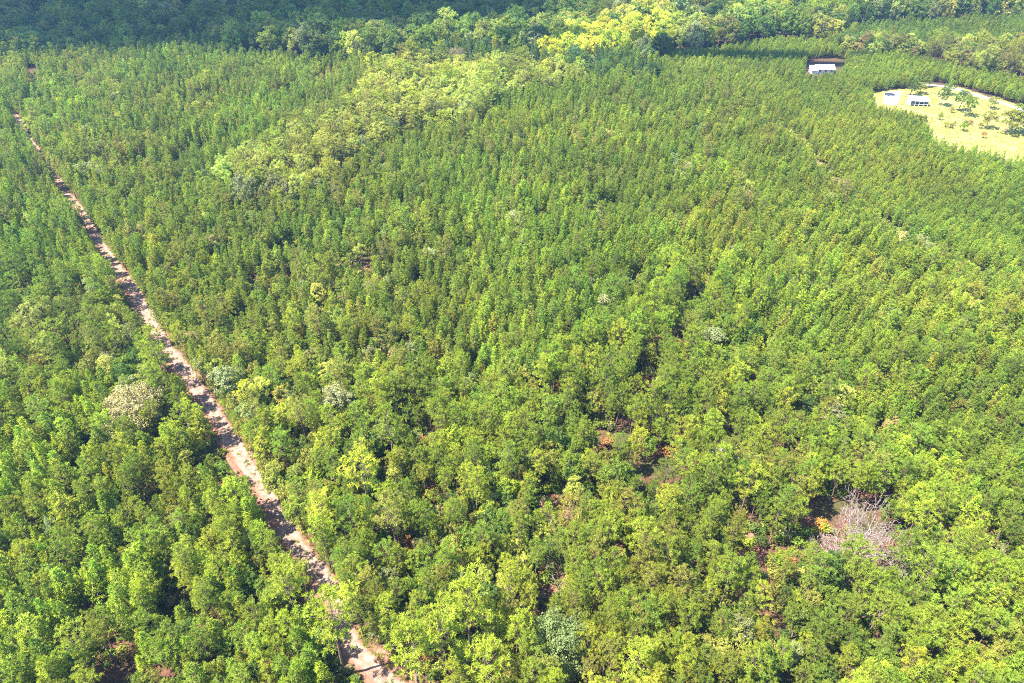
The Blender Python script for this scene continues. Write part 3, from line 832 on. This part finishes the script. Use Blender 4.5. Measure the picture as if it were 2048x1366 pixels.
# undergrowth and verge plants
rng = np.random.default_rng(77)
x, y = make_points(2.0, 900)
m = (y < 330) & (vnoise(x, y, 9, 50) > 0.3)
x, y = x[m], y[m]
d, s, al = line_dist(TRACK, x, y)
keep = (d > 3.9) & ~inside(FIELD, x, y) & ~inside(HOUSE_YARD, x, y) & ~inside(YARD, x, y) & (line_dist(ROAD2, x, y)[0] > 3.5)
keep &= ~inside(BEND, x, y) | (rng.random(len(x)) < 0.2)
keep &= (x - DEAD_AT[0]) ** 2 + (y - DEAD_AT[1]) ** 2 > 6
for (p, a, b) in GAPS:
    keep &= (((x - p[0]) / a) ** 2 + ((y - p[1]) / b) ** 2 > 1) | (rng.random(len(x)) < 0.5)
x, y = x[keep], y[keep]
n = len(x)
names = ['mid', 'olive', 'deep', 'lime', 'grey', 'bronze', 'rust', 'pale']
cc = np.array([G[c] for c in names])[rng.choice(len(names), n, p=[.24, .2, .16, .14, .1, .08, .03, .05])] * rng.normal(1, 0.12, (n, 1)).clip(0.7, 1.3)
r = rng.uniform(0.6, 1.7, n)
trees['shrub'].append(np.column_stack([x, y, terrain(x, y), r, r * rng.uniform(1.2, 2.2, n), cc]))
# shrubs and grass on the track's right-hand verge, and thinly on the left
vx, vy, vs_, vc, tx, ty, tc_ = [], [], [], [], [], [], []
dL = np.gradient(TRACK, axis=0); dL /= np.linalg.norm(dL, axis=1)[:, None]
for i in range(0, len(TRACK) - 1):
    seg = np.linalg.norm(TRACK[i + 1] - TRACK[i])
    nr = np.array([dL[i, 1], -dL[i, 0]])
    right = -nr if (nr[0] < 0) else nr
    for _ in range(rng.poisson(seg * 0.9)):
        f = rng.random(); p = TRACK[i] * (1 - f) + TRACK[i + 1] * f
        sd = 1 if rng.random() < 0.66 else -1
        q = p + right * sd * (rng.uniform(2.4, 5.0) if sd > 0 else rng.uniform(2.2, 4.0))
        vx.append(q[0]); vy.append(q[1]); vs_.append(rng.uniform(0.4, 1.1)); vc.append(G[rng.choice(['lime', 'pale', 'olive', 'bronze', 'grey', 'rust'], p=[.3, .22, .2, .14, .1, .04])])
    for _ in range(rng.poisson(seg * 5)):
        f = rng.random(); p = TRACK[i] * (1 - f) + TRACK[i + 1] * f
        sd = 1 if rng.random() < 0.7 else -1
        q = p + right * sd * (1.7 + abs(rng.normal(0, 1.2))) if rng.random() < 0.86 else p + right * rng.normal(0.1, 0.3)
        tx.append(q[0]); ty.append(q[1]); tc_.append(np.array([(0.20, 0.21, 0.05), (0.25, 0.21, 0.08), (0.13, 0.17, 0.035), (0.25, 0.15, 0.07)][rng.choice(4, p=[.36, .27, .25, .12])]))
SEAM = smooth_line([at(u, v, 1.0) for u, v in [(1540, 236), (1600, 284), (1650, 345), (1690, 384), (1760, 440), (1850, 490), (1960, 535)]], 6)
for i in range(len(SEAM) - 1):
    for _ in range(rng.poisson(np.linalg.norm(SEAM[i + 1] - SEAM[i]) * 1.1)):
        q = SEAM[i] + (SEAM[i + 1] - SEAM[i]) * rng.random() + rng.normal(0, 1.5, 2)
        vx.append(q[0]); vy.append(q[1]); vs_.append(rng.uniform(0.7, 1.6)); vc.append(G[rng.choice(['pale', 'tan', 'lime', 'bronze'], p=[.4, .25, .2, .15])])
vx, vy, vs_ = map(np.array, (vx, vy, vs_))
trees['shrub'].append(np.column_stack([vx, vy, terrain(vx, vy), vs_, vs_ * rng.uniform(1.0, 2.0, len(vx)), np.array(vc)]))
# meadow grass tufts
a, b = FIELD.min(0), FIELD.max(0)
fx, fy = rng.uniform(a[0], b[0], 6000), rng.uniform(a[1], b[1], 6000)
m = inside(FIELD, fx, fy) & (line_dist(ROAD2, fx, fy)[0] > 3) & ~inside(YARD, fx, fy)
fx, fy = fx[m], fy[m]
for (p, a_, b_) in GAPS:
    if p[1] < 330:
        for _ in range(int(2.2 * a_ * b_)):
            th, q_ = rng.uniform(0, 6.28), rng.uniform(0, 1.3) ** 0.6
            tx.append(p[0] + a_ * q_ * math.cos(th)); ty.append(p[1] + b_ * q_ * math.sin(th))
            tc_.append(np.array([(0.13, 0.12, 0.04), (0.20, 0.12, 0.06), (0.10, 0.13, 0.03), (0.17, 0.09, 0.05)][rng.integers(4)]))
fc = np.array([(0.27, 0.26, 0.06), (0.31, 0.26, 0.11), (0.2, 0.21, 0.05)])[rng.choice(3, len(fx), p=[.5, .3, .2])]
n1 = len(tx)
tx, ty = np.concatenate([tx, fx]), np.concatenate([ty, fy])
tcol = np.concatenate([np.array(tc_), fc])
ts = rng.uniform(0.35, 0.9, len(tx))
trees['tussock'].append(np.column_stack([tx, ty, terrain(tx, ty), ts * 0.5, ts * 0.6, tcol]))

# ------------------------------------------------------------------ trees as objects, the rest of each wood as one mass
ORD = ['first', 'second', 'third', 'fourth', 'fifth', 'sixth', 'seventh', 'eighth', 'ninth', 'tenth', 'eleventh', 'twelfth', 'thirteenth', 'fourteenth', 'fifteenth', 'sixteenth', 'seventeenth', 'eighteenth']
def colour_word(c):
    r_, g_, b_ = c
    if r_ > g_ * 1.02:
        return 'straw brown' if r_ > 0.2 else 'bronze'
    if b_ > 0.42 * g_:
        return 'grey-green' if g_ > 0.11 else 'dark blue-green'
    if r_ > 0.86 * g_:
        return 'pale yellow-green' if g_ > 0.2 else 'olive'
    if r_ > 0.8 * g_:
        return 'lime green'
    return 'dark green' if g_ < 0.128 else ('mid green' if g_ < 0.165 else 'bright green')

MARKS = [(at(1702, 1090), 'the dead grey tree'), (at(272, 862), 'the large tan oak'), (at(1115, 1340), 'the large grey-green oak'), (at(770, 1340), 'the red clay bank'), (at(1338, 912), 'the orange shrub'),
         (at(1500, 1095), 'the red bare opening lower right'), (at(1545, 1235), 'the long dark gap at lower right'), (at(1110, 1012), 'the dark opening below centre'), (at(347, 800), 'the tall lone pine by the track'),
         (at(466, 808), 'the grey-green tree opposite the tan oak'), (at(1412, 735), 'the grey-green tree right of centre'), (at(862, 540), 'the whitish round tree'),
         (at(1190, 100), 'the yellow wood'), (at(1650, 140), 'the white-roofed house'), (at(797, 118), 'the pinkish far tree'), (at(915, 148), 'the brown-green oak'), (at(540, 95), 'the far left tree line'), (at(1400, 60), 'the far right tree line'), (at(1850, 40), 'the far plantation'), (at(620, 300), 'the pale band of woods')]
def place_words(x, y, r):
    d, s, al = line_dist(TRACK, np.array([x]), np.array([y]))
    u, v, _ = project(x, y, 8)
    if d[0] < 9.0 and v > 250:
        side = 'right' if (x > TRACK[np.argmin(np.hypot(TRACK[:, 0] - x, TRACK[:, 1] - y))][0]) else 'left'
        part = 'the lowest dirt track' if v > 1130 else 'the lower dirt track' if v > 930 else 'the middle dirt track' if v > 700 else 'the upper dirt track'
        return f'beside {part}, {side} side'
    best = min(MARKS, key=lambda q: math.hypot(q[0][0] - x, q[0][1] - y))
    dist = math.hypot(best[0][0] - x, best[0][1] - y)
    if dist < (16 if best[0][1] < 200 else 70):
        dx, dy = x - best[0][0], y - best[0][1]
        rel = ('right of' if dx > 0 else 'left of') if abs(dx) > abs(dy) else ('behind' if dy > 0 else 'in front of')
        return f'just {rel} {best[1]}'
    hor = 'far left' if u < 250 else 'left' if u < 600 else 'left of centre' if u < 900 else 'centre' if u < 1150 else 'right of centre' if u < 1450 else 'right' if u < 1800 else 'far right'
    ver = 'bottom edge' if v > 1290 else 'lower part' if v > 1180 else 'lower third' if v > 1060 else 'lower middle' if v > 940 else 'middle' if v > 800 else 'upper middle' if v > 600 else 'upper third' if v > 300 else 'background'
    return f'{hor}, {ver} of picture'

PHRASE = {'pine_tree': 'open-crowned pine', 'plantation_pine': 'pointed planted pine', 'broadleaf_tree': 'broad-leaved tree', 'shrub': 'low shrub'}
OAK = 'large round oaks standing out of the woods'
GROUP = {'pine_tree': 'grown pines of the natural woods', 'plantation_pine': 'young pines planted in dense stands', 'broadleaf_tree': 'broad-leaved trees among the pines', 'oak_tree': 'large round oaks standing out of the woods', 'shrub': 'shrubs in openings and on the meadow'}
LIMIT = {'pine_tree': 275, 'plantation_pine': 285, 'broadleaf_tree': 265, 'oak_tree': 0, 'shrub': 0, 'tussock': 0}

def place_tree(kind, x, y, z, r, h, col, rot, variant, label, name=None):
    K = KIND[kind]; V = K['v'][variant]
    nm = name or kind
    root = link(nm, None, loc=(x, y, z), label=label, category={'shrub': 'shrub'}.get(kind, 'tree'), group=GROUP.get(nm, GROUP[kind]))
    root.empty_display_size = 0.5
    root.rotation_euler = (0, 0, rot)
    root.scale = (r / K['r0'], r / K['r0'], h / K['h0'])
    if V['trunk'] is not None:
        link('trunk' if kind != 'shrub' else 'stem', V['trunk'], root)
    c = link('crown' if kind != 'shrub' else 'foliage', V['crown'], root)
    c['tint'] = [float(q) for q in col]
    return root

rng = np.random.default_rng(123)
for i, s in enumerate(SPECIAL):
    nvar = len(KIND[s['kind']]['v'])
    place_tree(s['kind'], s['x'], s['y'], float(terrain(s['x'], s['y'])), s['r'], s['h'], s['col'], rng.uniform(0, 6.28), i % nvar, s['label'], s['name'])

chosen = []
STUFF_NAME = {'pine_tree': ('pine_forest', 'sunlit natural pine forest stretching behind the nearer trees', 'forest'), 'plantation_pine': ('planted_pine_forest', 'dense green young pine plantation covering the middle and distance', 'forest'),
              'broadleaf_tree': ('broadleaf_forest', 'broad-leaved woods of the far tree line and shaded hill', 'forest'), 'shrub': ('undergrowth', 'low leafy undergrowth between the trees and along the track', 'undergrowth'),
              'tussock': ('verge_grass', 'yellowish grass tufts along the track verge and on the meadow', 'grass')}
masses = {}
for kind, rows in trees.items():
    if not rows:
        continue
    A = np.concatenate(rows)
    u, v, d = project(A[:, 0], A[:, 1], A[:, 2] + A[:, 4] * 0.85)
    size = np.where((u > 4) & (u < 2044) & (v > 8) & (v < 1362), A[:, 3] * np.sqrt(A[:, 4] / KIND[kind]['h0']) / d, 0)
    top = np.argsort(-size)[:LIMIT[kind]]
    sel = np.zeros(len(A), bool); sel[top] = True
    for row in A[sel]:
        chosen.append((kind, row))
    masses[kind] = A[~sel]

buckets = {}
for kind, row in chosen:
    hw = row[4] / KIND[kind]['h0']
    szw = 'tall' if hw > 1.02 else ('small' if hw < 0.75 else '')
    key = ' '.join(q for q in (szw, colour_word(row[5:8]), PHRASE[kind], place_words(row[0], row[1], row[3])) if q)
    buckets.setdefault((kind, key), []).append(row)
for (kind, key), rows in buckets.items():
    rows.sort(key=lambda q: project(q[0], q[1], q[4])[0])
    for i, row in enumerate(rows):
        lab = key
        if len(rows) > 1 and i < len(ORD):
            lab = (f'{key}, leftmost' if i == 0 else f'{key}, rightmost' if i == len(rows) - 1 else f'{key}, {ORD[i]} from left')
        words_ = lab.split()
        place_tree(kind, row[0], row[1], row[2], row[3], row[4], row[5:8], rng.uniform(0, 6.28), int(rng.integers(len(KIND[kind]['v']))), ' '.join(words_[:16]))

def forest_nodes(kind):
    ng = bpy.data.node_groups.new(kind + '_scatter', 'GeometryNodeTree')
    ng.interface.new_socket('Geometry', in_out='INPUT', socket_type='NodeSocketGeometry')
    ng.interface.new_socket('Geometry', in_out='OUTPUT', socket_type='NodeSocketGeometry')
    ni, no = ng.nodes.new('NodeGroupInput'), ng.nodes.new('NodeGroupOutput')
    jn = ng.nodes.new('GeometryNodeJoinGeometry')
    for V in KIND[kind]['v']:
        oi = ng.nodes.new('GeometryNodeObjectInfo')
        oi.inputs['Object'].default_value = V['full']
        oi.inputs['As Instance'].default_value = False
        gi = ng.nodes.new('GeometryNodeGeometryToInstance')
        ng.links.new(oi.outputs['Geometry'], gi.inputs[0])
        ng.links.new(gi.outputs[0], jn.inputs[0])
    def attr(name, typ):
        a = ng.nodes.new('GeometryNodeInputNamedAttribute')
        a.data_type = typ
        a.inputs['Name'].default_value = name
        return a.outputs[0]
    ip = ng.nodes.new('GeometryNodeInstanceOnPoints')
    ip.inputs['Pick Instance'].default_value = True
    ng.links.new(ni.outputs[0], ip.inputs['Points'])
    ng.links.new(jn.outputs[0], ip.inputs['Instance'])
    ng.links.new(attr('pick', 'INT'), ip.inputs['Instance Index'])
    e2r = ng.nodes.new('FunctionNodeEulerToRotation')
    ng.links.new(attr('turn', 'FLOAT_VECTOR'), e2r.inputs[0])
    ng.links.new(e2r.outputs[0], ip.inputs['Rotation'])
    ng.links.new(attr('size', 'FLOAT_VECTOR'), ip.inputs['Scale'])
    ng.links.new(ip.outputs[0], no.inputs[0])
    return ng

for kind, A in masses.items():
    if not len(A):
        continue
    n = len(A)
    K = KIND[kind]
    nm, lab, cat = STUFF_NAME[kind]
    me = bpy.data.meshes.new(nm)
    me.vertices.add(n)
    me.vertices.foreach_set('co', A[:, :3].astype(np.float32).ravel())
    def put(name, typ, data, field):
        a = me.attributes.new(name, typ, 'POINT')
        a.data.foreach_set(field, np.ascontiguousarray(data).ravel())
    put('tint', 'FLOAT_COLOR', np.column_stack([A[:, 5:8], np.ones(n)]).astype(np.float32), 'color')
    put('pick', 'INT', rng.integers(0, len(K['v']), n).astype(np.int32), 'value')
    put('turn', 'FLOAT_VECTOR', np.column_stack([rng.normal(0, 0.03, n), rng.normal(0, 0.03, n), rng.uniform(0, 6.28, n)]).astype(np.float32), 'vector')
    put('size', 'FLOAT_VECTOR', np.column_stack([A[:, 3] / K['r0'], A[:, 3] / K['r0'], A[:, 4] / K['h0']]).astype(np.float32), 'vector')
    o = link(nm, me, kind='stuff', label=lab, category=cat)
    md = o.modifiers.new('scatter', 'NODES')
    md.node_group = forest_nodes(kind)
    print(nm, n)

# ------------------------------------------------------------------ dead trees
def bare_tree(rng, h, spread, depth=5, stems=5):
    trunk, twigs = Tubes(), Tubes()
    def grow(p, d, ln, r, lev):
        n = 4; pts = [p]; rad = [r]
        for k in range(n):
            d = d + rng.normal(size=3) * 0.13 + np.array([0, 0, 0.05]); d /= np.linalg.norm(d)
            p = p + d * ln / n
            pts.append(p); rad.append(r * (1 - 0.55 * (k + 1) / n))
        (trunk if lev == 0 else twigs).tube(pts, rad, 6 if lev == 0 else 3)
        if lev < depth:
            for k in range(rng.integers(3, 5) if lev < 3 else 2):
                t = rng.uniform(0.35, 1.0) if k else 1.0
                q = on_line(pts, t)
                nd = d + rng.normal(size=3) * 0.55; nd /= np.linalg.norm(nd)
                grow(q, nd, ln * rng.uniform(0.5, 0.72), max(0.026, r * 0.42), lev + 1)
    for k in range(stems):
        a = 6.283 * k / stems + rng.normal(0, 0.3)
        d = np.array([math.cos(a) * spread, math.sin(a) * spread * 0.8, 1.0]); d /= np.linalg.norm(d)
        grow(np.zeros(3) + 0.2 * np.array([math.cos(a), math.sin(a), 0]), d, h * 0.42 * rng.uniform(0.8, 1.15), 0.16, 0)
    return trunk, twigs

t_, w_ = bare_tree(np.random.default_rng(5), 14.0, 1.15, 5, 11)
root = link('dead_tree', None, loc=(DEAD_AT[0], DEAD_AT[1], 0), label='large dead tree with bleached pinkish grey bare branches at lower right', category='dead tree', group='dead and bare trees')
link('trunk', tube_mesh('dead_trunk', t_, M_DEAD), root)
link('branches', tube_mesh('dead_branches', w_, M_DEAD), root)
for i, (p, h, lab) in enumerate(SNAGS):
    t_, w_ = bare_tree(np.random.default_rng(40 + i), h, 0.3 if i else 0.9, 3 if i else 4, 2 if i else 6)
    root = link('dead_tree', None, loc=(p[0], p[1], 0), label=lab, category='dead tree', group='dead and bare trees')
    link('trunk', tube_mesh('snag_trunk', t_, M_DEAD), root)
    link('branches', tube_mesh('snag_branches', w_, M_DEAD), root)
# straw-coloured litter under the big dead tree
ang = np.linspace(0, 6.283, 40, endpoint=False)
rr = 4.6 + 1.6 * vnoise(ang * 3, ang * 0, 1.0, 8)
sheet('bare_clay_patch', np.column_stack([DEAD_AT[0] + rr * 1.15 * np.cos(ang), DEAD_AT[1] + 0.5 + rr * 0.7 * np.sin(ang)]), M_CLAY, 0.02, rag=0.3, step=1.0)

# ------------------------------------------------------------------ house and shed
def box(x0, x1, y0, y1, z0, z1):
    v = [(x0, y0, z0), (x1, y0, z0), (x1, y1, z0), (x0, y1, z0), (x0, y0, z1), (x1, y0, z1), (x1, y1, z1), (x0, y1, z1)]
    f = [(0, 3, 2, 1), (4, 5, 6, 7), (0, 1, 5, 4), (1, 2, 6, 5), (2, 3, 7, 6), (3, 0, 4, 7)]
    return v, f
def slab(a, b, c, d, t):
    """A thin sheet through four corners, thickness t upwards."""
    v = [tuple(p) for p in (a, b, c, d)] + [(p[0], p[1], p[2] + t) for p in (a, b, c, d)]
    return v, [(0, 3, 2, 1), (4, 5, 6, 7), (0, 1, 5, 4), (1, 2, 6, 5), (2, 3, 7, 6), (3, 0, 4, 7)]
def part(name, vf, mat, parent):
    return link(name, mesh_from(name, vf[0], vf[1], [mat]), parent)

hp = at(1650, 131, 3.5)
house = link('house', None, loc=(hp[0], hp[1], 0.03), label='white metal roofed house almost hidden among the pines at upper right', category='house')
house.rotation_euler = (0, 0, math.radians(-4))
W2, D2, HW, HR = 4.6, 3.6, 2.5, 3.9
wv, wf = box(-W2, W2, -D2, D2, 0, HW)
wv += [(-W2, 0, HR - 0.2), (W2, 0, HR - 0.2)]
wf += [(4, 7, 8), (5, 9, 6)]
part('wall', (wv, wf), M_SIDING, house)
for sgn in (-1, 1):
    r_ = part('roof', slab((-W2 - 0.5, sgn * (D2 + 0.5), HW - 0.25), (W2 + 0.5, sgn * (D2 + 0.5), HW - 0.25), (W2 + 0.5, 0, HR), (-W2 - 0.5, 0, HR), 0.1), M_WHITE, house)
    for k in range(9):                                                 # standing seams
        xk = -W2 - 0.3 + k * (2 * W2 + 0.6) / 8
        part('roof_seam', slab((xk - 0.04, sgn * (D2 + 0.5), HW - 0.148), (xk + 0.04, sgn * (D2 + 0.5), HW - 0.148), (xk + 0.04, 0.02 * sgn, HR + 0.1), (xk - 0.04, 0.02 * sgn, HR + 0.1), 0.06), M_WHITE, r_)
# lower wing on the left
part('wall', box(-W2 - 3.4, -W2 - 0.003, -D2 - 1.8, 0.6, 0, 2.1), M_SIDING, house)
part('roof', slab((-W2 - 3.8, -D2 - 2.2, 2.1), (-W2 - 0.51, -D2 - 2.2, 2.1), (-W2 - 0.51, 0.9, 3.2), (-W2 - 3.8, 0.9, 3.2), 0.1), M_WHITE, house)
for xk in (-3.2, 3.2):
    w_ = part('window', box(xk - 0.7, xk + 0.7, -D2 - 0.06, -D2 - 0.003, 1.0, 2.3), M_WHITE, house)
    part('pane', box(xk - 0.6, xk + 0.6, -D2 - 0.08, -D2 - 0.063, 1.1, 2.2), M_DARKGLASS, w_)
part('door', box(-0.5, 0.5, -D2 - 0.06, -D2 - 0.003, 0.0, 2.1), M_DOOR, house)

sp = at(1838, 197, 3.0)
shed = link('shed', None, loc=(sp[0], sp[1], 0.03), label='long open-fronted shed with pale metal roof at the meadow corner', category='shed')
shed.rotation_euler = (0, 0, math.radians(-8))
part('roof', slab((-4.6, -2.9, 2.5), (4.6, -2.9, 2.5), (4.6, 2.7, 3.3), (-4.6, 2.7, 3.3), 0.1), M_GALV, shed)
part('rear_wall', box(-4.3, 4.3, 2.3, 2.4, 0, 3.1), M_SIDING, shed)
for sgn in (-1, 1):
    part('side_wall', box(sgn * 4.3 - 0.05, sgn * 4.3 + 0.05, -2.2, 2.297, 0, 2.55), M_SIDING, shed)
for k in range(5):
    part('post', box(-4.1 + k * 2.05 - 0.08, -4.1 + k * 2.05 + 0.08, -2.6, -2.44, 0, 2.5), M_WHITE, shed)
part('rail', box(-4.2, 4.2, -2.66, -2.603, 0.9, 1.0), M_WHITE, shed)

# ------------------------------------------------------------------ clouds high above, outside the picture, and the air
def cloud(name, shadow_xy, rx, ry, rz, zc, rot, power, seed, label):
    import bmesh
    bm = bmesh.new()
    bmesh.ops.create_icosphere(bm, subdivisions=5, radius=1.0)
    rg = np.random.default_rng(seed)
    ph = rg.uniform(0, 6.28, (7, 3)); fr = rg.uniform(2.2, 7.0, (7, 3))
    for v in bm.verts:
        d = np.array(v.co)
        nrm = (abs(d[0]) ** power + abs(d[1]) ** power + 1e-9) ** (1 / power)
        hyp = math.hypot(d[0], d[1]) + 1e-9
        f = hyp / nrm
        lump = 1 + 0.05 * sum(math.sin(fr[k] @ d + ph[k, 0]) for k in range(7)) / 1.5
        z = d[2] if d[2] > 0 else d[2] * 0.35
        v.co = (d[0] * f * lump * rx, d[1] * f * lump * ry, z * lump * rz)
    me = bpy.data.meshes.new(name)
    bm.to_mesh(me); bm.free()
    me.materials.append(M_CLOUD)
    me.polygons.foreach_set('use_smooth', np.ones(len(me.polygons), bool))
    sh = Vector((shadow_xy[0], shadow_xy[1], 20.0))
    o = link(name, me, loc=sh + SUN_DIR * ((zc - 20.0) / SUN_DIR.z), kind='structure')
    o.rotation_euler = (0, 0, rot)
    return o
cloud('cloud', (-375, 722), 480, 320, 90, 3000, math.radians(8), 3.6, 3, '')
cloud('cloud', (85, 412), 105, 9, 12, 500, math.radians(-2), 2.0, 8, '')

hz, ht, out = new_mat('hazy_air')
pv = ht.nodes.new('ShaderNodeVolumePrincipled')
pv.inputs['Color'].default_value = (0.27, 0.56, 1.0, 1)
pv.inputs['Density'].default_value = 0.00012
pv.inputs['Anisotropy'].default_value = 0.2
ht.links.new(pv.outputs[0], out.inputs['Volume'])
hv, hf = box(-4200, 4200, -1700, 7200, -3.0, 240.0)
link('haze', mesh_from('haze', hv, hf, [hz]), kind='stuff', label='thin bluish haze over the whole forest', category='haze')
